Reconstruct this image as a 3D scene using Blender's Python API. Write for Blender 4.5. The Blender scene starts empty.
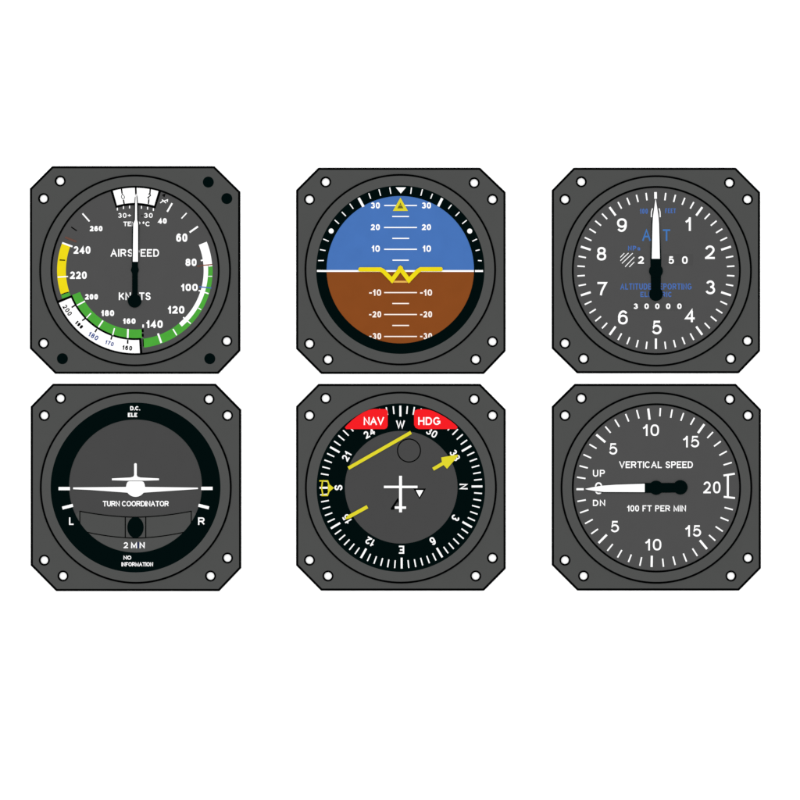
import bpy, math
from mathutils import Vector
from mathutils.geometry import tessellate_polygon, delaunay_2d_cdt

# ------------------------------------------------------------------ camera, light, exposure
S = 0.001                     # metres per unit of the drawing (the view is 800 units wide)
T = 2.5                       # thickness of the mounting plates, in the same units
scene = bpy.context.scene
COL = scene.collection

D = 4.0
cam_data = bpy.data.cameras.new('camera')
cam = bpy.data.objects.new('camera', cam_data)
COL.objects.link(cam)
cam.location = (0, 0, D + T * S)
cam_data.sensor_width = 36
cam_data.lens = 36 * D / (800 * S)
cam_data.clip_start = 0.05
cam_data.clip_end = 100
scene.camera = cam

world = bpy.data.worlds.new('World')
scene.world = world
world.use_nodes = True
bg = world.node_tree.nodes['Background']
bg.inputs[0].default_value = (1, 1, 1, 1)
bg.inputs[1].default_value = 1.62

lamp = bpy.data.lights.new('added_soft_light', 'AREA')  # added overhead area light for soft extra brightness; stands for no real lamp
lamp.shape = 'SQUARE'
lamp.size = 5.0
lamp.energy = 176
lamp_ob = bpy.data.objects.new('added_soft_light', lamp)
lamp_ob.location = (-0.6, 0.9, 6.0)
lamp_ob.rotation_euler = (Vector((0, 0, 0)) - Vector(lamp_ob.location)).to_track_quat('-Z', 'Y').to_euler()
COL.objects.link(lamp_ob)

scene.view_settings.view_transform = 'Standard'
scene.view_settings.look = 'None'
scene.view_settings.exposure = 0
scene.view_settings.gamma = 1
scene.render.engine = 'CYCLES'

# ------------------------------------------------------------------ materials
LIGHT = 2.07                  # light that a flat surface receives here (a white of 1 would render as this)


def lin(c):
    c /= 255.0
    return c / 12.92 if c <= 0.04045 else ((c + 0.055) / 1.055) ** 2.4


def mat(name, rgb, rough=0.7, spec=0.0, vary=0.0, scale=300, bump=0.0):
    m = bpy.data.materials.new(name)
    m.use_nodes = True
    nt = m.node_tree
    p = nt.nodes['Principled BSDF']
    base = [0.84] * 3 if name == 'white_surface' else [min(0.84, lin(c) / LIGHT) for c in rgb]
    p.inputs['Roughness'].default_value = rough
    p.inputs['Specular IOR Level'].default_value = spec
    p.inputs['Base Color'].default_value = (*base, 1)
    if vary > 0 or bump > 0:
        tc = nt.nodes.new('ShaderNodeTexCoord')
        no = nt.nodes.new('ShaderNodeTexNoise')
        no.inputs['Scale'].default_value = scale
        no.inputs['Detail'].default_value = 4
        nt.links.new(tc.outputs['Object'], no.inputs['Vector'])
        if vary > 0:
            r = nt.nodes.new('ShaderNodeMapRange')
            r.inputs['From Min'].default_value = 0.3
            r.inputs['From Max'].default_value = 0.7
            r.inputs['To Min'].default_value = 1 - vary
            r.inputs['To Max'].default_value = 1 + vary
            nt.links.new(no.outputs['Fac'], r.inputs['Value'])
            v = nt.nodes.new('ShaderNodeVectorMath')
            v.operation = 'SCALE'
            v.inputs[0].default_value = base
            nt.links.new(r.outputs['Result'], v.inputs['Scale'])
            nt.links.new(v.outputs['Vector'], p.inputs['Base Color'])
    return m


M = dict(
    surface=mat('white_surface', (255, 255, 255), 0.8),
    plate=mat('grey_enamel', (80, 81, 80), 0.6, 0.0, 0.012, 60),
    ring=mat('grey_bezel_enamel', (83, 84, 83), 0.6, 0.0, 0.012, 60),
    dial=mat('grey_dial_paint', (81, 81, 81), 0.7, 0.0, 0.012, 60),
    dial_dark=mat('dark_grey_dial_paint', (74, 74, 74), 0.7, 0.0, 0.012, 60),
    window=mat('counter_window_grey', (78, 78, 78), 0.7),
    line=mat('black_line', (2, 3, 3), 0.6),
    black=mat('black_paint', (2, 14, 14), 0.6),
    white=mat('white_print', (266, 266, 266), 0.6),
    offwhite=mat('cream_print', (260, 248, 238), 0.6),
    pink=mat('amber_print', (240, 188, 90), 0.6),
    palegreen=mat('pale_green_print', (225, 252, 205), 0.6),
    yellow=mat('yellow_arc_paint', (243, 222, 26), 0.6, 0.0, 0.03, 120),
    gold=mat('yellow_pointer_paint', (229, 218, 48), 0.6),
    green=mat('green_arc_paint', (78, 172, 60), 0.6, 0.0, 0.04, 120),
    blue=mat('sky_blue_paint', (73, 118, 188), 0.6, 0.0, 0.03, 60),
    brown=mat('ground_brown_paint', (139, 75, 32), 0.6, 0.0, 0.03, 60),
    red=mat('red_flag_paint', (250, 32, 38), 0.6),
    bluetext=mat('blue_print', (70, 122, 190), 0.6),
    softblue=mat('dull_blue_print', (76, 114, 186), 0.6),
    navy=mat('navy_print', (40, 48, 92), 0.6),
    navywin=mat('window_blue_print', (66, 86, 150), 0.6),
    rust=mat('rust_print', (150, 88, 64), 0.6),
    rustdark=mat('faint_rust_print', (108, 76, 66), 0.6),
    olive=mat('olive_print', (110, 104, 44), 0.6),
)


# ------------------------------------------------------------------ mesh builder (drawing units, y down)
class MB:
    def __init__(self, inst, z=None):
        self.i = inst
        self.v, self.f = [], []
        self.flats = []
        self.z = z

    def _add(self, pts, z):
        n = len(self.v)
        for (x, y) in pts:
            self.v.append(((x - self.i.cx) * S, (self.i.cy - y) * S, z * S))
        return n

    def flat(self, pts, z=None):                       # printed patch; all patches of one mesh merge into one sheet
        self.flats.append(list(pts))

    def merge(self):
        vs, fs = [], []
        for p in self.flats:
            n = len(vs)
            vs += [Vector(q) for q in p]
            fs.append(list(range(n, n + len(p))))
        V, _, F, _, _, FO = delaunay_2d_cdt(vs, [], fs, 0, 1e-4)
        n = self._add([tuple(v) for v in V], self.z)
        for f, o in zip(F, FO):
            if o:
                self.f.append(tuple(n + k for k in f))

    def solid(self, pts, z0, z1, holes=()):            # prism, open below, with through holes
        loops = [list(pts)] + [list(h) for h in holes]
        allp = [p for l in loops for p in l]
        nt = self._add(allp, z1)
        tri = tessellate_polygon([[Vector((p[0], -p[1], 0)) for p in l] for l in loops])
        for t in tri:
            self.f.append(tuple(nt + k for k in t))
        nb = self._add(allp, z0)
        o = 0
        for l in loops:
            m = len(l)
            for k in range(m):
                a, b = o + k, o + (k + 1) % m
                self.f.append((nt + a, nt + b, nb + b, nb + a))
            o += m

    def annulus(self, outer, inner, z0, z1):           # raised ring between two loops of equal count
        m = len(outer)
        a = self._add(outer, z1); b = self._add(inner, z1)
        c = self._add(outer, z0); d = self._add(inner, z0)
        for k in range(m):
            j = (k + 1) % m
            self.f.append((a + k, a + j, b + j, b + k))
            self.f.append((c + k, c + j, a + j, a + k))
            self.f.append((b + k, b + j, d + j, d + k))

    def ring(self, cx, cy, r1, r0, z0, z1, n=160):
        self.annulus(circle(cx, cy, r1, n), circle(cx, cy, r0, n), z0, z1)

    def _offsets(self, pts, w, closed):
        n = len(pts); L, R = [], []
        for k in range(n):
            p = pts[k]
            a = pts[k - 1] if (k > 0 or closed) else None
            b = pts[(k + 1) % n] if (k < n - 1 or closed) else None
            d1 = norm((p[0] - a[0], p[1] - a[1])) if a is not None else None
            d2 = norm((b[0] - p[0], b[1] - p[1])) if b is not None else None
            if d1 is None: d1 = d2
            if d2 is None: d2 = d1
            n1, n2 = (-d1[1], d1[0]), (-d2[1], d2[0])
            mx, my = n1[0] + n2[0], n1[1] + n2[1]
            ln = math.hypot(mx, my)
            if ln < 1e-6:
                mx, my, sc = n1[0], n1[1], 1
            else:
                mx /= ln; my /= ln
                sc = min(1 / max(0.01, mx * n1[0] + my * n1[1]), 1.9)
            h = w / 2 * sc
            L.append((p[0] + mx * h, p[1] + my * h)); R.append((p[0] - mx * h, p[1] - my * h))
        return L, R

    def ribbon(self, pts, w, z=None, closed=False):    # printed line, mitred
        L, R = self._offsets(pts, w, closed)
        n = len(pts)
        for k in range(n if closed else n - 1):
            j = (k + 1) % n
            self.quad(L[k], L[j], R[j], R[k])

    def quad(self, a, b, c, d):                        # two triangles, never a crossed quad
        for t in ((a, b, c), (a, c, d)):
            ar = (t[1][0] - t[0][0]) * (t[2][1] - t[0][1]) - (t[1][1] - t[0][1]) * (t[2][0] - t[0][0])
            if abs(ar) > 1e-7:
                self.flats.append(list(t) if ar > 0 else [t[0], t[2], t[1]])

    def seg(self, x0, y0, x1, y1, w, z=None):
        self.ribbon([(x0, y0), (x1, y1)], w, z)

    def bar(self, pts, w, z0, z1, r=0):                # solid bent bar, ends rounded by r
        L, R = self._offsets(pts, w, False)
        if r:
            def corner(c, t, n):                       # corner c, neighbours towards t (along) and n (across)
                a, b = norm((t[0] - c[0], t[1] - c[1])), norm((n[0] - c[0], n[1] - c[1]))
                return [(c[0] + r * (a[0] * (1 - math.sin(q)) + b[0] * (1 - math.cos(q))), c[1] + r * (a[1] * (1 - math.sin(q)) + b[1] * (1 - math.cos(q)))) for q in (0, .39, .79, 1.18, 1.57)]
            s0, s1 = corner(L[0], L[1], R[0])[::-1], corner(L[-1], L[-2], R[-1])
            e0, e1 = corner(R[0], R[1], L[0]), corner(R[-1], R[-2], L[-1])[::-1]
            self.solid(s0 + L[1:-1] + s1 + e1 + R[1:-1][::-1] + e0, z0, z1)
            return
        self.solid(L + R[::-1], z0, z1)

    def band(self, cx, cy, r0, r1, a0, a1, z=None):    # part of a ring, angles clockwise from twelve
        n = max(2, int(abs(a1 - a0) / 2) + 1)
        o = [P(cx, cy, r1, a0 + (a1 - a0) * k / n) for k in range(n + 1)]
        i_ = [P(cx, cy, r0, a0 + (a1 - a0) * k / n) for k in range(n + 1)]
        for k in range(n):
            self.quad(o[k], o[k + 1], i_[k + 1], i_[k])

    def dome(self, cx, cy, rx, ry, h, z0, n=40, m=6):  # low rounded cap
        rows = []
        for q in range(m):
            t = q / m * math.pi / 2
            c, s = math.cos(t), math.sin(t)
            rows.append(self._add([(cx + rx * c * math.cos(2 * math.pi * k / n), cy + ry * c * math.sin(2 * math.pi * k / n)) for k in range(n)], z0 + h * s))
        top = self._add([(cx, cy)], z0 + h)
        for q in range(m - 1):
            for k in range(n):
                j = (k + 1) % n
                self.f.append((rows[q] + k, rows[q] + j, rows[q + 1] + j, rows[q + 1] + k))
        for k in range(n):
            self.f.append((rows[-1] + k, rows[-1] + (k + 1) % n, top))

    def text(self, s, x0, x1, ytop, ybase, w, gap=0.22, z=None):     # lettering fitted to a box
        h = ybase - ytop
        tot = sum(G[c][0] for c in s) + gap * (len(s) - 1)
        k = (x1 - x0) / tot
        x = x0
        for c in s:
            gw = G[c][0] * k
            self.glyph(c, x, ytop, gw, h, w, lambda px, py: (px, py))
            x += gw + gap * k

    def textc(self, s, cx, cy, h, w, ang=0, gap=0.2, stretch=1.0):   # lettering about a centre, turned clockwise
        tot = (sum(G[c][0] for c in s) + gap * (len(s) - 1)) * h * stretch
        ca, sa = math.cos(math.radians(ang)), math.sin(math.radians(ang))

        def tr(px, py):
            return (cx + px * ca - py * sa, cy + px * sa + py * ca)
        x = -tot / 2
        for c in s:
            gw = G[c][0] * h * stretch
            self.glyph(c, x, -h / 2, gw, h, w, tr)
            x += gw + gap * h * stretch

    def glyph(self, c, x, ytop, gw, h, w, tr):
        for st in G[c][1]:
            closed = st[0] == 'o'
            pts = st[1:] if closed else st
            iw = max(gw - w, 0.05)
            q = [tr(x + min(w, gw) / 2 + p[0] * iw, ytop + w / 2 + (1 - p[1]) * (h - w)) for p in pts]
            if not closed and len(q) >= 2:             # open ends that meet the box reach its edge
                q = extend(q, st, w)
            self.ribbon(q, w, None, closed)

    def build(self, name, m, parent, label=None):
        if self.flats:
            self.merge()
        me = bpy.data.meshes.new(name)
        me.from_pydata(self.v, [], self.f)
        me.materials.append(M[m])
        me.update()
        o = bpy.data.objects.new(name, me)
        COL.objects.link(o)
        o.parent = parent
        if label:
            o['label'] = label
        return o


def extend(q, st, w):
    # butt ends: push straight ends out by half the stroke where the stroke runs up or across to its box
    def push(a, b):
        d = norm((a[0] - b[0], a[1] - b[1]))
        return (a[0] + d[0] * w / 2, a[1] + d[1] * w / 2)
    q = list(q)
    for e, f in ((0, 1), (-1, -2)):
        p, r = st[e], st[f]
        vert = abs(p[0] - r[0]) < abs(p[1] - r[1]) and (p[1] <= 0.001 or p[1] >= 0.999)
        hor = abs(p[0] - r[0]) > abs(p[1] - r[1]) * 3 and (p[0] <= 0.001 or p[0] >= 0.999)
        if vert or hor:
            q[e] = push(q[e], q[f])
    return q


def norm(d):
    l = math.hypot(*d) or 1e-9
    return (d[0] / l, d[1] / l)


def circle(cx, cy, r, n=48):
    return [(cx + r * math.cos(2 * math.pi * k / n), cy + r * math.sin(2 * math.pi * k / n)) for k in range(n)]


def P(cx, cy, r, a):
    a = math.radians(a)
    return (cx + r * math.sin(a), cy - r * math.cos(a))


def inset(poly, d):
    n = len(poly); out = []
    for k in range(n):
        a, p, b = poly[k - 1], poly[k], poly[(k + 1) % n]
        d1, d2 = norm((p[0] - a[0], p[1] - a[1])), norm((b[0] - p[0], b[1] - p[1]))
        n1, n2 = (-d1[1], d1[0]), (-d2[1], d2[0])
        mx, my = norm((n1[0] + n2[0], n1[1] + n2[1]))
        sc = d / (mx * n1[0] + my * n1[1])
        out.append((p[0] + mx * sc, p[1] + my * sc))
    return out


# ------------------------------------------------------------------ lettering: centre lines in a unit box, y up
def E(cx, cy, rx, ry, a0, a1, n=14):
    return [(cx + rx * math.cos(math.radians(a0 + (a1 - a0) * k / n)), cy + ry * math.sin(math.radians(a0 + (a1 - a0) * k / n))) for k in range(n + 1)]


def O(cx, cy, rx, ry, n=22, e=0.9):
    out = []
    for k in range(n):
        t = 2 * math.pi * k / n
        c, s = math.cos(t), math.sin(t)
        out.append((cx + rx * math.copysign(abs(c) ** e, c), cy + ry * math.copysign(abs(s) ** e, s)))
    return ['o'] + out


def smooth(p, n=3):
    out = []
    for k in range(len(p) - 1):
        a, b, c, d = p[max(k - 1, 0)], p[k], p[k + 1], p[min(k + 2, len(p) - 1)]
        for j in range(n):
            t = j / n
            out.append(tuple(0.5 * ((2 * b[i]) + (-a[i] + c[i]) * t + (2 * a[i] - 5 * b[i] + 4 * c[i] - d[i]) * t * t + (-a[i] + 3 * b[i] - 3 * c[i] + d[i]) * t ** 3) for i in (0, 1)))
    out.append(p[-1])
    return out


def rot(st):
    if st[0] == 'o':
        return ['o'] + [(1 - x, 1 - y) for x, y in st[1:]]
    return [(1 - x, 1 - y) for x, y in st]


six = [O(.5, .32, .5, .32), E(.55, .5, .55, .5, 42, 186)]
G = {
    '0': (.66, [O(.5, .5, .5, .5, 24, .8)]),
    '1': (.38, [[(0, .72), (.5, .82), (.9, 1)], [(.9, 1), (.9, 0)]]),
    '2': (.66, [E(.5, .71, .47, .29, 172, -25) + [(.7, .38), (0, 0)], [(0, 0), (1, 0)]]),
    '3': (.66, [E(.48, .76, .42, .24, 165, -90), E(.48, .27, .52, .27, 88, -165)]),
    '4': (.68, [['o', (0, .25), (.76, 1), (.76, .25)], [(.76, .92), (.76, 0)], [(.7, .25), (1, .25)]]),
    '5': (.66, [[(.93, 1), (.2, 1), (.07, .5)] + E(.48, .33, .52, .33, 138, -160)]),
    '6': (.66, six),
    '7': (.64, [[(0, 1), (1, 1), (.62, .55), (.42, .25), (.34, 0)]]),
    '8': (.66, [O(.5, .765, .43, .235), O(.5, .265, .5, .265)]),
    '9': (.66, [rot(s) for s in six]),
    'A': (.86, [[(0, 0), (.5, 1), (1, 0)], [(.2, .35), (.8, .35)]]),
    'C': (.82, [E(.5, .5, .52, .5, 38, 322, 20)]),
    'D': (.78, [['o', (0, 0), (0, 1), (.5, 1)] + E(.5, .5, .5, .5, 75, -75, 8) + [(.5, 0)]]),
    'E': (.7, [[(1, 1), (0, 1), (0, 0), (1, 0)], [(0, .52), (.92, .52)]]),
    'F': (.66, [[(1, 1), (0, 1), (0, 0)], [(0, .5), (.85, .5)]]),
    'G': (.86, [E(.5, .5, .5, .5, 40, 322, 20) + [(1, .2), (1, .45), (.55, .45)]]),
    'H': (.76, [[(0, 0), (0, 1)], [(1, 0), (1, 1)], [(0, .52), (1, .52)]]),
    'I': (.16, [[(.5, 0), (.5, 1)]]),
    'K': (.78, [[(0, 0), (0, 1)], [(.95, 1), (0, .33)], [(.35, .58), (1, 0)]]),
    'L': (.62, [[(0, 1), (0, 0), (1, 0)]]),
    'M': (.88, [[(0, 0), (0, 1), (.5, .08), (1, 1), (1, 0)]]),
    'N': (.76, [[(0, 0), (0, 1), (1, 0), (1, 1)]]),
    'O': (.88, [O(.5, .5, .5, .5, 24, .95)]),
    'P': (.72, [[(0, 0), (0, 1), (.6, 1)] + E(.62, .74, .38, .26, 80, -80, 8) + [(.6, .48), (0, .48)]]),
    'R': (.8, [[(0, 0), (0, 1), (.6, 1)] + E(.62, .74, .34, .26, 80, -80, 8) + [(.6, .48), (0, .48)], [(.5, .48), (1, 0)]]),
    'S': (.74, [smooth([(.95, .76), (.8, .94), (.5, 1), (.2, .94), (.06, .75), (.2, .58), (.5, .51), (.82, .42), (.98, .24), (.82, .06), (.5, 0), (.18, .06), (0, .26)])]),
    'T': (.74, [[(0, 1), (1, 1)], [(.5, 1), (.5, 0)]]),
    'U': (.76, [[(0, 1), (0, .35)] + E(.5, .33, .5, .33, 190, 350, 12) + [(1, .35), (1, 1)]]),
    'V': (.84, [[(0, 1), (.5, 0), (1, 1)]]),
    'W': (1.16, [[(0, 1), (.26, 0), (.5, .95), (.74, 0), (1, 1)]]),
    'a': (.6, [O(.45, .3, .42, .3), [(.95, .62), (.95, 0)]]),
    '+': (.6, [[(0, .5), (1, .5)], [(.5, .8), (.5, .2)]]),
    '-': (.4, [[(0, .42), (1, .42)]]),
    '.': (.14, [[(.5, 0), (.5, .12)]]),
    '°': (.32, [O(.5, .8, .5, .2, 12)]),
    ' ': (.3, []),
}


# ------------------------------------------------------------------ the common body of a panel instrument
class Instrument:
    def __init__(self, name, label, cat, cx, cy, poly, holes, screws=()):
        self.cx, self.cy = cx, cy
        self.root = bpy.data.objects.new(name, None)
        COL.objects.link(self.root)
        self.root.location = ((cx - 400) * S, (400 - cy) * S, 0)
        self.root.empty_display_size = 0.05
        self.root['label'] = label
        self.root['category'] = cat
        self.root['group'] = 'square black and grey flight instruments in two rows'
        n = 40
        m = self.mb()
        m.solid(inset(poly, 0.7), 0, T, [circle(x, y, 4.7, n) for x, y in holes])
        self.plate = m.build('mounting_plate', 'plate', self.root)
        e = self.mb()
        e.annulus(inset(poly, -0.3), inset(poly, 1.85), 0, T + 0.12)
        e.build('plate_edge', 'line', self.plate)
        for x, y in holes:
            h = self.mb()
            h.annulus(circle(x, y, 5.5, n), circle(x, y, 3.8, n), 0.02, T + 0.15)
            h.build('hole_rim', 'line', self.plate)
        for x, y in screws:
            h = self.mb()
            h.dome(x, y, 5.5, 5.5, 0.7, T + 0.02)
            h.build('screw', 'black', self.plate, 'black screw filling its mounting hole')

    def mb(self, z=None):
        return MB(self, z)

    def bezel(self, co, ro, ci, ri, inner_line=True, h=0.45, wi=1.75):
        m = self.mb()
        m.annulus(circle(*co, ro - 0.8, 180), circle(*ci, ri - 0.7, 180), T - 0.1, T + h)
        b = m.build('bezel_ring', 'ring', self.root)
        m = self.mb(); m.annulus(circle(*co, ro + .1, 180), circle(*co, ro - 1.75, 180), T - 0.1, T + h + 0.1)
        m.build('ring_line', 'line', b)
        if inner_line:
            m = self.mb(); m.annulus(circle(*ci, ri + .1, 180), circle(*ci, ri - wi, 180), T - 0.1, T + h + 0.1)
            m.build('ring_line', 'line', b)
        self.bez = b
        return b

    def disc(self, c, r, material='dial', z=T + 0.15, name='dial', parent=None):
        m = self.mb(); m.solid(circle(*c, r, 180), T - 0.1, z)
        return m.build(name, material, parent or self.root)

    def words(self, name, s, x0, x1, yt, yb, w, material, parent, z, gap=.22):
        m = self.mb(z); m.text(s, x0, x1, yt, yb, w, gap)
        return m.build(name, material, parent)


DZ = T + 0.15                 # dial face
GROUND = bpy.data.meshes.new('surface')
g = 6.0
GROUND.from_pydata([(-g, -g, -0.0002), (g, -g, -0.0002), (g, g, -0.0002), (-g, g, -0.0002)], [], [(0, 1, 2, 3)])
GROUND.materials.append(M['surface'])
surf = bpy.data.objects.new('ground', GROUND)
surf['kind'] = 'structure'
surf['label'] = 'plain white surface under the six instruments'
COL.objects.link(surf)


# ------------------------------------------------------------------ airspeed indicator
def airspeed():
    poly = [(52.3, 166.5), (214.3, 166.5), (240, 191.8), (240, 350.8), (218.3, 373.5), (55.3, 373.5), (30.2, 348.5), (30.2, 188.7)]
    I = Instrument('airspeed_indicator', 'airspeed indicator with white temperature window and yellow, green and white speed arcs', 'airspeed indicator',
                   135.1, 270.5, poly,
                   [(60.2, 181), (43.6, 198.6), (43.6, 343.3), (226.8, 341)],
                   [(208.3, 182.1), (226.8, 198.6), (62.4, 358.7), (209.8, 358.7)])
    c = (135.1, 270.5)
    I.bezel(c, 95.7, c, 84.5)
    d = I.disc(c, 83.6)
    z = DZ + .06
    # coloured arcs
    m = I.mb(z); m.band(*c, 69.2, 78, 252.3, 291.4); m.build('yellow_arc', 'yellow', d)
    m = I.mb(z)
    m.band(*c, 69.2, 78, 248.8, 251.6)
    m.band(*c, 59.0, 68.2, 173.8, 248.7)
    m.band(*c, 72.8, 77.6, 86.6, 140.2); m.band(*c, 68.7, 77.6, 140.2, 173.4)
    m.build('green_arc', 'green', d)
    m = I.mb(z + .04)
    m.band(*c, 68.6, 77.2, 68.1, 85.4); m.band(*c, 68.6, 73.0, 85.9, 140.2)
    m.build('white_arc', 'white', d)
    # temperature window
    m = I.mb(z + .02); m.band(*c, 65.2, 83.8, -17.2, 18.2); f = m.build('temperature_window', 'line', d)
    m = I.mb(z + .08); m.band(*c, 67.6, 83.0, -15.5, 16.4); m.build('window_card', 'white', d)
    m = I.mb(z + .14)
    m.seg(121.3, 187.5, 122.1, 193.6, 1.4); m.seg(123.4, 199.6, 124.2, 204, 1.4)
    m.ribbon([(122.3, 194.0), (121.3, 196.8), (122.2, 198.8), (124.4, 198.3), (124.6, 196.8), (122.9, 194.4)], .65, closed=True)
    m.seg(150.4, 187.5, 149.9, 193.6, 1.4); m.seg(148.9, 199.2, 148.4, 204, 1.4)
    m.ribbon([(148.3, 194.2), (150, 193.9), (150.4, 195.6), (147.9, 197.6), (149.3, 198.6)], 1.1)
    m.seg(135.7, 186.6, 136, 195.0, 1.7)
    m.build('window_marks', 'line', d)
    # lower window with true airspeed card
    m = I.mb(z + .02); m.band(*c, 67.6, 84.0, 174.9, 248.7); m.seg(142.6, 329.0, 142.8, 332.2, 2.1); m.seg(142.7, 333.6, 142.8, 336.8, 2.1); m.seg(143.2, 339.2, 143.4, 346.5, 1.0)
    m.build('speed_window', 'line', d)
    m = I.mb(z + .08); m.band(*c, 69.6, 82.8, 176.7, 246.9); wcard = m.build('window_card', 'white', d)
    m = I.mb(z + .14)
    for a in ((71.6, 307.5, 75.2, 305.2), (82.1, 320.7, 85.2, 318.5), (95.0, 332.2, 96.9, 329), (111.0, 339.6, 112, 335.9), (127.7, 343.8, 127.8, 339.9)):
        m.seg(*a, 1.5)
    m.build('window_marks', 'line', d)
    for s, x, y, a, h, w, mt in (('200', 67.4, 310.2, 56, 4.8, 1.0, 'line'), ('190', 79.3, 324.9, 44, 4.0, 1.4, 'line'), ('180', 93.5, 336.1, 31, 4.9, 1.05, 'navywin'),
                                 ('170', 109.6, 343.2, 19, 4.1, .9, 'navywin'), ('160', 127.4, 347.9, 6, 4.6, 1.1, 'line')):
        m = I.mb(z + .14); m.textc(s, x, y, h, w, a); m.build('numeral', mt, d)
    # scale marks
    m = I.mb(z + .14)
    for a in ((82.5, 213.5, 89.5, 221.4, 1.5), (172.2, 203.2, 167.2, 211.8, 1.7), (186.7, 213, 181.5, 218.5, 1.2), (198, 226.5, 189.6, 232.4, 1.8),
              (62.2, 242.8, 72.5, 246.6, 1.7), (57.6, 277.1, 68.1, 276.5, 1.2), (203.5, 260, 200.8, 260.6, 1.5), (202.4, 291.2, 198.6, 290.6, 1.4), (186, 319.4, 183.2, 317.3, 1.4),
              (77, 305.4, 85, 301.2, 1.4), (86.5, 318, 91, 313.2, 1.1), (98.5, 327.2, 103, 320.5, 1.5), (112.7, 335.2, 114.5, 328.2, 1.2), (127.7, 338, 128, 329, 1.7),
              (208, 276.3, 212.2, 276.3, .8), (208.4, 266, 212.3, 265.5, 1.3), (204.8, 292.4, 208.6, 293.7, 1.3), (198.2, 308, 201.2, 309.7, 1.0), (187.7, 321.1, 190.8, 323.7, 1.2),
              (173, 329, 176.8, 335.3, 1.3), (158, 333.4, 161.3, 342.9, 1.9), (143.2, 324.5, 143.1, 327.6, 1.6)):
        m.seg(*a)
    for x, y in ((117.4, 209.1), (123.5, 207.6), (129.6, 207), (141.5, 207.3), (147.6, 208.2), (153.4, 209.5)):
        m.seg(x, y - 1.3, x, y + 1.4, 1.1)
    m.ribbon([(160.2, 203), (163.3, 200.7), (162, 199.6)], 1.0); m.seg(163.2, 200.6, 166, 203.1, 1.0); m.ribbon([(164.4, 200.9), (167.6, 199.7), (167.4, 202)], .9)
    m.build('scale_marks', 'white', d)
    for pts, w in (([(71.2, 227), (76.8, 230.8)], 1.1), ([(59.6, 260), (65.2, 260.3)], 1.1), ([(62.2, 294.6), (64.4, 293.2), (68.3, 292.2)], .8), ([(162.3, 195.4), (164.7, 194.6), (163.8, 196.9)], 1.4)):
        m = I.mb(z + .15); m.ribbon(pts, w); m.build('scale_mark', 'line', d)
    m = I.mb(z + .15); m.seg(203.2, 265.3, 212.3, 264.6, 1.1); m.build('scale_mark', 'rust', d)
    m = I.mb(z + .15); m.seg(65, 237.2, 76.5, 241.8, 1.9); m.build('scale_mark', 'rustdark', d)
    m = I.mb(z + .15); m.seg(197, 266.4, 203.0, 265.2, 1.6); m.build('scale_mark', 'rustdark', d)
    m = I.mb(z + .16); m.seg(199.3, 286.8, 211.4, 288, 1.2); m.build('scale_mark', 'softblue', d)
    zt = z + .14
    for s, x0, x1, y0, y1, w in (('60', 176.2, 187.4, 233.5, 241.8, 1.9), ('80', 185.5, 196.6, 258.6, 266.1, 1.8), ('100', 181.2, 197.8, 283.8, 291, 1.7),
                                 ('120', 168, 184.4, 306, 313.6, 1.8), ('140', 146.4, 162.8, 320.3, 328, 1.8), ('160', 123.2, 135.6, 318.4, 323.9, 1.6),
                                 ('180', 101.4, 114.2, 310.2, 316.1, 1.6), ('200', 85, 98, 294, 299.6, 1.6), ('220', 70, 86.8, 271.5, 278.9, 1.7),
                                 ('240', 73.6, 90.5, 246.2, 253.8, 1.7), ('260', 89.8, 102.5, 225.9, 231.3, 1.5), ('40', 158, 166.8, 218.2, 223.7, 1.6)):
        I.words('numeral', s, x0, x1, y0, y1, w, 'white', d, zt, .14)
    I.words('numeral', '30+', 118.1, 131, 213.1, 217.8, .9, 'white', d, zt)
    I.words('numeral', '-', 141.2, 142.8, 213.1, 217.8, .9, 'line', d, zt)
    I.words('numeral', '30', 144, 152.7, 213.1, 217.8, .95, 'white', d, zt)
    I.words('lettering', 'TEMP', 123.4, 140.4, 221.6, 226.2, .95, 'white', d, zt, .1)
    I.words('lettering', '°C', 142.6, 150.1, 221.5, 226.3, .9, 'white', d, zt, .2)
    I.words('lettering', 'AIRSPEED', 110.6, 159.1, 249.1, 256.7, 1.3, 'white', d, zt, .15)
    I.words('lettering', 'KNOTS', 118.8, 150.8, 292.4, 300.1, 1.35, 'white', d, zt, .12)
    # needle
    m = I.mb(); zn = T + 1.0
    m.solid([(131.8, 262), (132.3, 223.5), (134.2, 219.5), (134.4, 206), (134.9, 197.5), (137.2, 195.5), (138.1, 206), (138.3, 219.5), (139.3, 223.5), (138.9, 262),
             (138.0, 262), (138.0, 266.5), (138.9, 270.3), (137.8, 273.5), (137.8, 301), (132.2, 301), (132.2, 273.5), (130.9, 270.3), (132, 266.5), (132, 262)], zn - .4, zn)
    n = m.build('needle', 'black', I.root)
    m = I.mb(); m.solid([(132.9, 261.7), (133.4, 223.5), (135.1, 219.8), (135.3, 204), (135.9, 193.8), (136.3, 193.8), (137.0, 204), (137.2, 219.8), (138.1, 223.5), (138.1, 261.7)], zn - .1, zn + .15)
    m.build('needle_blade', 'white', n, 'white pointed blade of the needle')
    m = I.mb(); m.solid(circle(134.7, 300.9, 6.8), zn - .4, zn + .3); m.build('counterweight', 'black', n)


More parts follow.
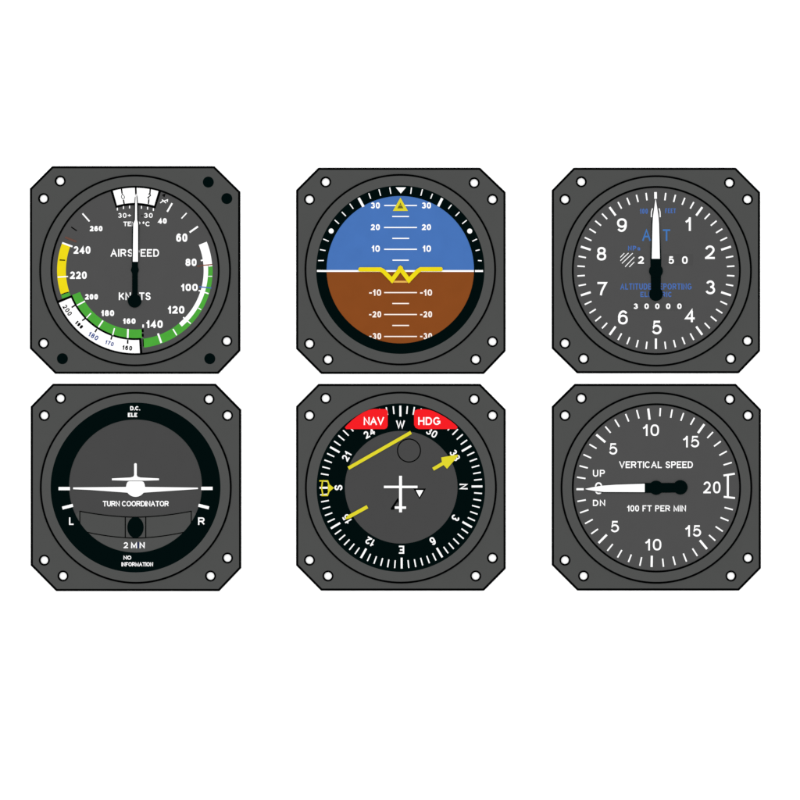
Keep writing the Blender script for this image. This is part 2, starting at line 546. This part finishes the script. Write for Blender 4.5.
# ------------------------------------------------------------------ attitude indicator
def attitude():
    poly = [(318.5, 168), (480, 168), (505.3, 192.3), (505.3, 351), (483.8, 373.6), (321.2, 373.6), (296.4, 348.8), (296.4, 190.2)]
    I = Instrument('attitude_indicator', 'attitude indicator with blue upper half, brown lower half and yellow aircraft symbol', 'attitude indicator',
                   400.4, 269.7, poly,
                   [(325.7, 182), (309.5, 199.4), (474.2, 182.8), (492.5, 199.4), (309.5, 343.7), (328, 359.5), (492.5, 341.6), (475.7, 359.5)])
    c = (400.3, 269.7)
    I.bezel(c, 95.6, c, 84.9, False)
    hz = 271.0
    pts = [P(c[0], c[1], 74.6, a) for a in range(0, 360, 3)]
    a0 = math.degrees(math.acos(-(hz - c[1]) / 74.6))
    up = [P(*c, 74.6, -a0 + 2 * a0 * k / 90) for k in range(91)]
    dn = [P(*c, 74.6, a0 + (360 - 2 * a0) * k / 90) for k in range(91)]
    root = I.root
    m = I.mb(); m.solid(up, T - .1, DZ); sky = m.build('sky_half', 'blue', root, 'blue half of the horizon card')
    m = I.mb(); m.solid(dn, T - .1, DZ); gr = m.build('ground_half', 'brown', root, 'brown half of the horizon card')
    z = DZ + .05
    m = I.mb(z); m.seg(325.5, hz, 475.2, hz, 1.8); m.build('horizon_line', 'white', sky)
    for y0, mt, par in ((0, 'white', sky), (1, 'offwhite', gr)):
        m = I.mb(z)
        if y0 == 0:
            for x, X, y in ((384.2, 417, 205.5), (392.2, 409, 216.5), (384, 417, 227.5), (392.3, 409.2, 238.4), (384.1, 417, 249.3), (392.5, 408.8, 260.2)):
                m.seg(x, y, X, y, 1.15)
        else:
            for x, X, y in ((384.1, 417, 292.6), (392.3, 409, 303.5), (384.1, 417, 314.5), (392.3, 409.1, 325.5), (384.1, 417, 336.5)):
                m.seg(x, y, X, y, 1.15)
        m.build('pitch_lines', mt, par)
    m = I.mb(z); m.seg(390.5, 281.7, 410.5, 281.7, 1.8); m.build('pitch_lines', 'pink', gr)
    for s, y0, y1 in (('30', 202.4, 208.5), ('20', 224.2, 230.1), ('10', 245.4, 251.8)):
        for x0, x1 in ((370.8, 379.9), (421.8, 431)):
            if s == '10': x0 += .9
            I.words('numeral', s, x0, x1, y0, y1, 1.35, 'white', sky, z + .02, .14)
    for s, y0, y1 in (('-10', 289.4, 295.7), ('-20', 311.2, 317.4), ('-30', 333, 339.3)):
        for x0, x1 in ((369.1, 381.2), (420.1, 432.1)):
            I.words('numeral', s, x0, x1, y0, y1, 1.35, 'offwhite', gr, z + .02, .16)
    # roll ring
    m = I.mb(); m.ring(*c, 84.9, 73.7, T - .1, T + .4, 180)
    r = m.build('roll_ring', 'black', root)
    m = I.mb(T + .45)
    for a in ((389.7, 187.5, 390.9, 193.9), (378.9, 189.4, 380.7, 195.8), (368.8, 193.3, 370.7, 198.7), (349.7, 203.8, 353.3, 208.8), (341.8, 212, 345.8, 216), (334.7, 220, 339, 223.8),
              (323.3, 239, 328.7, 241.3), (320, 249.6, 325.5, 250.6), (318.2, 260.6, 323.8, 260.5), (411.5, 187.5, 410.7, 193.8), (422.5, 189.3, 420.8, 195.7), (432.5, 193.8, 430.6, 198.7),
              (451.5, 204.8, 448.3, 208.9), (459.5, 212, 455.5, 216), (466.7, 220.2, 462.2, 223.8), (477, 239, 472.3, 241.3), (479.6, 249.8, 475.6, 250.7), (481.7, 260.8, 478, 260.5)):
        m.seg(*a, 1.0)
    m.seg(358.7, 198, 363.5, 206.8, 2.5); m.seg(442.2, 198.3, 438.2, 206.3, 2.5)
    m.seg(317, 270.9, 326.8, 271, 1.9); m.seg(475, 271, 483, 271, 1.9)
    m.flat(circle(331.2, 231, 2.5, 24)); m.flat(circle(469.7, 231.1, 2.5, 24))
    m.build('roll_marks', 'white', r)
    m = I.mb(T + .45); m.flat([(395.7, 187.4), (406, 187.4), (400.8, 193.5)]); m.build('roll_index', 'white', r)
    # yellow index
    m = I.mb(); m.solid([(400.4, 197.6), (408, 211), (392.8, 211)], DZ, T + .75); t = m.build('sky_pointer', 'gold', root, 'small yellow triangle at the top of the blue half')
    m = I.mb(T + .8); m.flat([(397.4, 208.4), (398.9, 205.5), (401.9, 205.5), (403.4, 208.4)]); m.flat([(399.3, 204.9), (400.4, 202.6), (401.5, 204.9)]); m.build('pointer_mark', 'olive', t)
    # aircraft symbol
    m = I.mb(); m.bar([(358.4, 269.5), (380.4, 269.5), (383.4, 271.2), (392.0, 280.2), (400.4, 268.8), (408.9, 280.2), (417.6, 271.2), (420.6, 269.3), (442.6, 269.3)], 4.3, T + .5, T + 1.2, 1.6)
    m.dome(400.4, 268.4, 2.6, 2.6, .3, T + 1.0)
    m.build('aircraft_symbol', 'yellow', root)


def pointer_v(I, x, zn, pts_black, pts_white, hub, ball):
    m = I.mb(); m.solid(pts_black, zn - .4, zn); n = m.build('needle', 'black', I.root)
    m = I.mb(); m.solid(pts_white, zn - .1, zn + .15); m.build('needle_blade', 'white', n, 'white pointed blade of the needle')
    m = I.mb(); m.solid(circle(*hub), zn - .4, zn + .25); m.build('hub', 'black', n)
    m = I.mb(); m.solid(circle(*ball), zn - .4, zn + .2); m.build('counterweight', 'black', n)


# ------------------------------------------------------------------ altimeter
def altimeter():
    poly = [(573.8, 168), (735.6, 168), (759.8, 192.3), (759.8, 351), (738.6, 373), (577.2, 373), (552.1, 348.3), (552.1, 190.3)]
    I = Instrument('altimeter', 'altimeter numbered 0 to 9 around its rim with blue lettering and needle pointing up', 'altimeter',
                   656.1, 270.8, poly,
                   [(581.3, 181.8), (565, 199.4), (729.5, 182.8), (747.5, 199.4), (565, 343.3), (583.6, 358.7), (747.5, 340.8), (730.7, 358.7)])
    co, ci = (656.2, 270.9), (656.3, 270.5)
    I.bezel(co, 95.5, ci, 84.4)
    d = I.disc(ci, 83.6)
    z = DZ + .08
    c = (655.9, 271)
    m = I.mb(z)
    for k in range(50):
        a = k * 7.2
        if k == 0:
            m.seg(655.5, 192.1, 655.6, 198.8, 2.7)
        elif k % 5 == 0:
            q = 36 * (k // 5)
            a0, a1 = P(*c, 68.6 if k != 25 else 67.5, a), P(*c, 78.9 if k != 25 else 78, a)
            m.seg(*a0, *a1, 2.1)
        else:
            a0, a1 = P(*c, 71.2, a), P(*c, 78.7, a)
            m.seg(*a0, *a1, 1.45)
    m.build('scale_marks', 'white', d)
    for s, x0, x1, y0, y1 in (('1', 685.6, 691.2, 217.3, 230.9), ('2', 705, 714.8, 245.4, 259), ('3', 705.7, 715.1, 280.4, 294.3), ('4', 684.9, 694.7, 309, 322.2), ('5', 652, 661.6, 320.7, 334.4),
                              ('6', 618, 627.8, 310.4, 324.4), ('7', 597.4, 607, 282, 295.3), ('8', 596.8, 606.2, 247, 260.5), ('9', 617, 626.8, 218.3, 231.9)):
        I.words('numeral', s, x0, x1, y0, y1, 2.05, 'white', d, z)
    m = I.mb(z); m.ribbon([(652.5, 208.4), (651.4, 212), (651.3, 217.2)], 1.1); m.ribbon([(659.1, 208.4), (660, 212), (660.2, 217.2)], 1.1); m.build('numeral', 'white', d)
    for x0, y0, x1, y1 in ((636, 254, 645.6, 265.5), (663.5, 254, 693, 265.5), (631, 301.8, 684, 310.5)):
        m = I.mb(DZ + .03); m.flat([(x0, y0), (x1, y0), (x1, y1), (x0, y1)]); m.build('counter_window', 'window', d)
    for s, x0, x1, y0, y1, w in (('2', 638, 643.9, 256.3, 263.8, 1.55), ('5', 668.4, 674, 256.3, 263.9, 1.55), ('0', 682, 687.7, 256.3, 263.9, 1.55)):
        I.words('numeral', s, x0, x1, y0, y1, w, 'white', d, z)
    for s, x in (('3', 635.7), ('0', 646.6), ('0', 657.3), ('0', 668.2), ('0', 679.4)):
        I.words('numeral', s, x - 2.2, x + 2.2, 303.5, 309, 1.4, 'white', d, z)
    q = lambda x, y: (610 + x * .1125, 185 + y * .1125)
    m = I.mb(z)
    for a in ((92, 643, 127, 606), (92, 674, 165, 604), (106, 697, 202, 606), (134, 727, 216, 640), (171, 729, 216, 684)):
        m.seg(*q(a[0], a[1]), *q(a[2], a[3]), .75)
    m.build('hatched_drum', 'white', d)
    I.words('lettering', 'ALT', 642.2, 670.2, 229.3, 240.9, 1.7, 'bluetext', d, z, .3)
    I.words('lettering', '100', 640, 647.8, 208.6, 213.8, .95, 'softblue', d, z)
    I.words('lettering', 'FEET', 665.2, 675.8, 208.4, 213.2, .9, 'softblue', d, z)
    I.words('lettering', 'NPa', 628, 640.2, 245.8, 250.4, 1.0, 'softblue', d, z)
    I.words('lettering', 'ALTITUDE REPORTING', 620.3, 691.6, 283.4, 289.6, 1.0, 'softblue', d, z, .16)
    I.words('lettering', 'ELECTRIC', 640.4, 671.9, 291.8, 297, 1.0, 'softblue', d, z, .2)
    pointer_v(I, 0, T + 1.0,
              [(650.3, 259), (651.5, 222), (654.6, 205), (655.6, 199.8), (656.1, 205), (659.6, 222), (661.2, 259), (660.6, 294), (651.1, 294)],
              [(651.7, 258.7), (652.5, 224), (653.0, 216.5), (655.3, 199.6), (655.8, 199.6), (658.4, 216.5), (659.0, 224), (659.8, 258.7)],
              (655.9, 271, 6.9), (655.9, 294.1, 6.9))


# ------------------------------------------------------------------ turn coordinator
def turn():
    poly = [(53, 384), (215.5, 384), (240.9, 409.8), (240.9, 568), (219.2, 590.8), (56.2, 590.8), (31, 565.3), (31, 406.6)]
    I = Instrument('turn_coordinator', 'turn coordinator with white rear view aeroplane above a black slip ball', 'turn coordinator',
                   135.6, 487.5, poly,
                   [(60.5, 398.3), (44.3, 415.5), (209, 399.2), (227.5, 415.5), (44.3, 560.2), (63, 576), (227.5, 558), (210.5, 576)])
    I.bezel((135.8, 487.8), 95.8, (135.6, 487.5), 84.9, False)
    d = I.disc((135.5, 486), 67.4, 'dial_dark')
    root = I.root
    ci = (135.5, 486)
    curve = lambda t, y0, y1: [(79.5 + (191.6 - 79.5) * k / 24, y1 - (y1 - y0) * abs(2 * k / 24 - 1) ** 1.8) for k in range(25)]
    top = curve(0, 511.2, 517.2)
    bot = curve(0, 530.5, 538.0)
    z = DZ + .03
    # lighter lower field and the glass tube
    m = I.mb(z)
    low = [p for p in [P(*ci, 67, a) for a in range(112, 250, 3)] if p[1] > 514]
    m.flat(top + low)
    m.build('lower_field', 'ring', d)
    m = I.mb(); m.solid(top + bot[::-1], T, DZ + .25); tube = m.build('slip_tube', 'plate', root)
    m = I.mb(DZ + .3)
    m.ribbon(top, 1.0); m.ribbon(bot, 1.0); m.seg(79.9, 511, 79.9, 532, 1.0); m.seg(191.3, 511, 191.3, 532, 1.0)
    m.seg(125.3, 517, 125.3, 537.7, 1.1); m.seg(145.8, 517, 145.8, 537.7, 1.1)
    m.build('tube_lines', 'line', tube)
    m = I.mb(); m.dome(135.5, 527.4, 8.2, 10.6, .9, DZ + .32); m.build('slip_ball', 'black', tube)
    m = I.mb()
    n = 180
    m.annulus(circle(135.6, 487.5, 84.9, n), circle(*ci, 66.5, n), T - .1, T + .5)
    r = m.build('black_ring', 'black', root)
    for q in ((58.6, 488.6, 70, 488.6, 3.2), (201.2, 488.4, 212.6, 488.4, 3.2), (62.4, 508.1, 73, 505.3, 3.0), (198.5, 505.2, 208.9, 507.9, 3.0)):
        m = I.mb(T + .55); m.seg(*q); m.build('turn_mark', 'white', r)
    zt = T + .55
    I.words('lettering', 'L', 69.1, 73.6, 517.4, 524.9, 1.3, 'white', r, zt)
    I.words('lettering', 'R', 198.1, 204.8, 517.4, 524.9, 1.3, 'white', r, zt)
    I.words('lettering', 'D.C.', 130.2, 140, 406.2, 410.3, .95, 'white', r, zt, .12)
    I.words('lettering', 'ELE', 127.9, 137.2, 412.8, 417, 1.0, 'white', r, zt, .12)
    I.words('lettering', 'NO', 123.5, 131.3, 555.6, 559.6, .85, 'white', r, zt, .08)
    I.words('lettering', 'INFORMATION', 121.6, 153.1, 562.2, 566.3, .8, 'white', r, zt, .06)
    z2 = DZ + .1
    I.words('lettering', 'TURN COORDINATOR', 102.8, 168.8, 500.9, 506.4, 1.0, 'white', d, z2, .05)
    I.words('lettering', '2', 123.6, 128.1, 542.2, 548.2, 1.1, 'white', d, z2)
    I.words('lettering', 'M', 131, 137.1, 542.2, 548.2, 1.35, 'white', d, z2)
    I.words('lettering', 'I', 137.7, 138.9, 542.2, 548.2, 1.2, 'navy', d, z2)
    I.words('lettering', 'N', 139.5, 144.8, 542.2, 548.2, 1.35, 'white', d, z2)
    # aeroplane
    zp = T + 1.0
    m = I.mb()
    body = [(126.1, 486.9), (126.6, 484), (127.6, 482), (129.3, 481.2), (141.9, 481.2), (143.6, 482), (144.6, 484), (145.1, 486.9)]
    right = [(197.9, 487.6), (198.1, 489.0), (145.2, 492.5)]
    under = [(135.6 + 9.6 * math.cos(math.radians(a)), 487.5 + 9.3 * math.sin(math.radians(a))) for a in range(34, 147, 8)]
    left = [(126.0, 492.5), (90, 489.9), (73.2, 489.2), (73.2, 487.4)]
    m.solid(body + right + under + left, zp - .4, zp)
    m.solid([(112, 478.4), (130.5, 477.5), (133.4, 476.6), (134.2, 475), (134.2, 464), (134.9, 463.2), (136.2, 463.2), (136.8, 464), (136.8, 475), (137.6, 476.6), (140.5, 477.5), (159, 478.4),
             (159, 480.2), (145, 480.6), (126, 480.6), (112, 480.2)], zp - .4, zp)
    m.build('miniature_aeroplane', 'white', root)


# ------------------------------------------------------------------ heading indicator
def heading():
    poly = [(318.5, 384.2), (480.2, 384.2), (505.4, 409.6), (505.4, 568.6), (483.8, 590.4), (321.2, 590.4), (296.4, 565.3), (296.4, 406.5)]
    I = Instrument('horizontal_situation_indicator', 'heading indicator with compass letters, red NAV and HDG flags and yellow course bar', 'heading indicator',
                   401, 487.5, poly,
                   [(325.7, 398.3), (309.5, 415.5), (474.2, 399.2), (492.5, 415.5), (309.5, 560.2), (328, 576), (492.5, 558), (475.7, 576)])
    c = (400.9, 487.6)
    root = I.root
    I.bezel(c, 95.8, c, 85, False)
    d = I.disc((401.2, 487.2), 57.3, 'dial_dark')
    m = I.mb(); m.annulus(circle(*c, 85, 180), circle(401.2, 487.2, 56.4, 180), T - .1, T + .4)
    r = m.build('compass_card', 'black', root)
    m = I.mb(T + .45)
    cc = (401, 487.1)
    for k in range(72):
        a = k * 5 - .5
        if k % 6 == 0:
            m.seg(*P(*cc, 70.6, a), *P(*cc, 81.4, a), 1.95)
        else:
            m.seg(*P(*cc, 73.4, a), *P(*cc, 81.2, a), 1.25)
    m.build('compass_marks', 'white', r)
    for s, a in (('W', 0), ('30', 30), ('33', 60), ('N', 90), ('3', 120), ('6', 150), ('E', 180), ('12', 210), ('15', 240), ('S', 270), ('21', 300), ('24', 330)):
        x, y = P(*cc, 62.6, a - .5)
        m = I.mb(T + .45)
        m.textc(s, x, y, 8.0 if len(s) == 1 else 7.3, 1.45 if len(s) == 1 else 1.3, a, .16, .94 if len(s) == 1 else 1.0)
        m.build('lettering' if s.isalpha() else 'numeral', 'white', r)
    # flags
    nav = [(344.9, 427.4), (347.2, 424.8), (352.5, 419.8), (358, 415.6), (363.5, 412.3), (369, 409.9), (374, 408.9), (385.0, 409.0), (386.8, 409.9), (387.7, 411.8), (387.7, 425.6), (386.7, 428),
           (384.4, 429.1), (346.2, 429.1)]
    hdg = [(414, 412.6), (415, 410.4), (417.6, 409.3), (424, 409), (429, 409.8), (433.5, 411.2), (439, 413.8), (445.5, 417.4), (451.5, 421.5), (455.5, 424.8), (457.6, 427.2), (456.4, 429),
           (418.8, 429.1), (415.6, 427.8), (414.1, 424.8)]
    for pts, s, x0, x1 in ((nav, 'NAV', 363.7, 384), (hdg, 'HDG', 418.2, 440.3)):
        m = I.mb(); m.solid(pts, T + .5, T + .85); f = m.build('warning_flag', 'red', root, 'red warning flag reading ' + s)
        I.words('lettering', s, x0, x1, 417.1, 425, 1.35, 'white', f, T + .92, .14 if s == 'HDG' else .06)
    # course pointer and deviation bar
    zb = T + 1.0
    m = I.mb(); m.bar([(348.4, 468.2), (411, 432.4)], 3.4, zb - .4, zb); m.build('deviation_bar', 'gold', root)
    m = I.mb(); m.solid([(345.2, 518.2), (348.5, 515.0), (366.6, 505.1), (368.3, 508.2), (350.3, 518.1), (345.9, 519.4)], zb - .4, zb); m.build('course_pointer_tail', 'gold', root)
    m = I.mb(); m.solid([(432.2, 467.7), (441.9, 462.0), (441.2, 457.4), (457.5, 454.6), (458, 456), (447, 468.8), (443.6, 465.0), (433.9, 470.6)], zb - .4, zb)
    m.build('course_pointer_head', 'gold', root)
    # heading bug
    m = I.mb(T + .7)
    m.ribbon([(319.4, 480.8), (327.6, 480.9), (329, 484.9), (332.9, 487.9), (329, 491.2), (327.4, 495.4), (321.4, 495.4)], 1.35)
    m.ribbon([(322.6, 480.8), (321.6, 487.9), (323, 495.4)], 1.3)
    m.flat([(327.8, 485), (333.4, 487.9), (327.8, 490.9)])
    m.build('heading_bug', 'gold', root)
    # symbols in the middle
    m = I.mb(DZ + .05)
    m.ribbon(circle(409, 450.5, 11.5, 48), 1.15, closed=True); m.build('window_outline', 'line', d)
    m = I.mb(DZ + .05)
    m.ribbon([(391.4, 509.3), (397.7, 499.7), (400.5, 505.5)], 2.2); m.seg(390.9, 508.8, 396.6, 508.3, 2.2); m.build('dark_triangle', 'line', d)
    m = I.mb(DZ + .05); m.flat([(413.3, 488.5), (426, 488.5), (419.6, 499.3)]); m.build('triangle_outline', 'line', d)
    m = I.mb(DZ + .12); m.flat([(415.9, 490.1), (423.3, 490.1), (419.5, 497.1)]); m.build('glide_mark', 'white', d)
    m = I.mb()
    m.solid([(399.1, 475.8), (402, 475.8), (402, 485.7), (417.5, 485.7), (417.5, 488.1), (402, 488.1), (402, 506.4), (406.1, 506.4), (406.1, 508.8), (402, 508.8), (402, 512.3),
             (399.1, 512.3), (399.1, 508.8), (394.8, 508.8), (394.8, 506.4), (399.1, 506.4), (399.1, 488.1), (383.9, 488.1), (383.9, 485.7), (399.1, 485.7)], DZ + .3, T + .9)
    m.build('aircraft_symbol', 'white', root)


# ------------------------------------------------------------------ vertical speed indicator
def vertical():
    poly = [(574.7, 384.2), (735.8, 384.2), (760.6, 409.5), (760.6, 568.2), (738.8, 590.3), (577.4, 590.3), (552.1, 565), (552.1, 406.6)]
    I = Instrument('vertical_speed_indicator', 'vertical speed indicator marked UP and DN with needle pointing left to 0', 'vertical speed indicator',
                   656.3, 487.8, poly,
                   [(581.3, 398.3), (565, 415.5), (729.8, 399.2), (748, 415.5), (565, 560.2), (583.6, 576), (748, 558), (731, 576)])
    I.bezel((656.4, 487.9), 95.7, (656.4, 487.9), 84.5)
    d = I.disc((656.4, 487.9), 83.7)
    z = DZ + .08
    t = '''576.4 489.2 583.7 489.2 2|577 477.2 585.5 478.5|579.5 465.8 587.8 468|583.4 454.5 591.2 458|589.4 444.3 596.5 448.5|596.3 434.6 605.3 442.2 2.2|605.3 426.5 610.6 432.8|614.9 419.6 619.3 426.8|625.6 414 628.7 421.5|636.7 410 639 418.5
648.2 408.5 649.6 419.7 2.2|660.4 408 659.9 416.3|672.2 409.5 670.7 417.8|683.6 413 680.8 420.8|694.4 417.8 690.5 424.8|704.3 424.2 698 433 2.2|713 432 707.3 438|720.8 441.3 714 446.3|726.8 451.2 719.3 455.3|731.8 462.5 723.5 465
734.8 473.7 723.5 475.5 1.9|723.7 496.8 735 498 1.9|724.5 507.5 732.8 509.7|720.5 517.5 728.5 520.8|715.6 526.5 722.8 531.4|709 535 715.3 540.6|699.8 540.3 707 549 2.2|692.5 548.5 697.4 556|683.3 553.5 686.5 561.6|673 556.5 675.2 565
662.6 558.6 663.5 566.8|651.8 555.7 651.6 567 2.2|641.6 557.2 639.8 565.8|631.3 554.5 628.4 562|621.8 550 617.5 557.5|612.8 544 607.3 550.8|606.8 534.7 598.6 543 2.2|598 529 591.2 533.8|592.7 519.4 585 523.6|588.5 509.8 580 512.8
585.8 499.9 577.4 501.4'''
    m = I.mb(z)
    for s in t.replace('\n', '|').split('|'):
        v = [float(k) for k in s.split()]
        m.seg(*v[:4], v[4] if len(v) > 4 else 1.45)
    m.seg(727.8, 474.6, 727.8, 497.6, 2)
    m.build('scale_marks', 'white', d)
    for s, x0, x1, y0, y1, w in (('10', 643, 659, 424.4, 435.9, 1.7), ('5', 609, 617.3, 443.2, 454.6, 1.7), ('15', 683.2, 699.2, 435.9, 447.4, 1.7), ('20', 703.3, 720.5, 481.5, 493.3, 1.7),
                                 ('5', 610.7, 619, 520.9, 532.3, 1.7), ('10', 645.4, 661.3, 539, 550.4, 1.7), ('15', 685.4, 701.1, 525.2, 536.6, 1.7), ('0', 594.8, 602.4, 482.3, 494.2, 1.5)):
        I.words('numeral', s, x0, x1, y0, y1, w, 'white', d, z, .2)
    I.words('lettering', 'UP', 592.9, 604.9, 469.8, 476.7, 1.15, 'white', d, z, .22)
    I.words('lettering', 'DN', 592.9, 605.2, 499.8, 506, 1.15, 'white', d, z, .2)
    I.words('lettering', 'VERTICAL SPEED', 619.2, 692.9, 461.3, 468.1, 1.15, 'white', d, z, .12)
    I.words('lettering', '100 FT PER MIN', 627.2, 686, 505.3, 511.4, 1.05, 'white', d, z, .14)
    pointer_v(I, 0, T + 1.0,
              [(586.5, 489.1), (600, 486.5), (610, 484.9), (645, 482.9), (680, 482.9), (680, 492.5), (645, 492.9), (601, 492.6), (590, 490.6)],
              [(585.5, 489.1), (585.5, 488.7), (592, 487.3), (602, 485.7), (616, 484.7), (644.6, 483.7), (644.6, 492.1), (604, 491.9), (595, 491), (588, 489.8)],
              (656.1, 487.7, 7.1), (680.3, 487.3, 7.2))


airspeed()
attitude()
altimeter()
turn()
heading()
vertical()
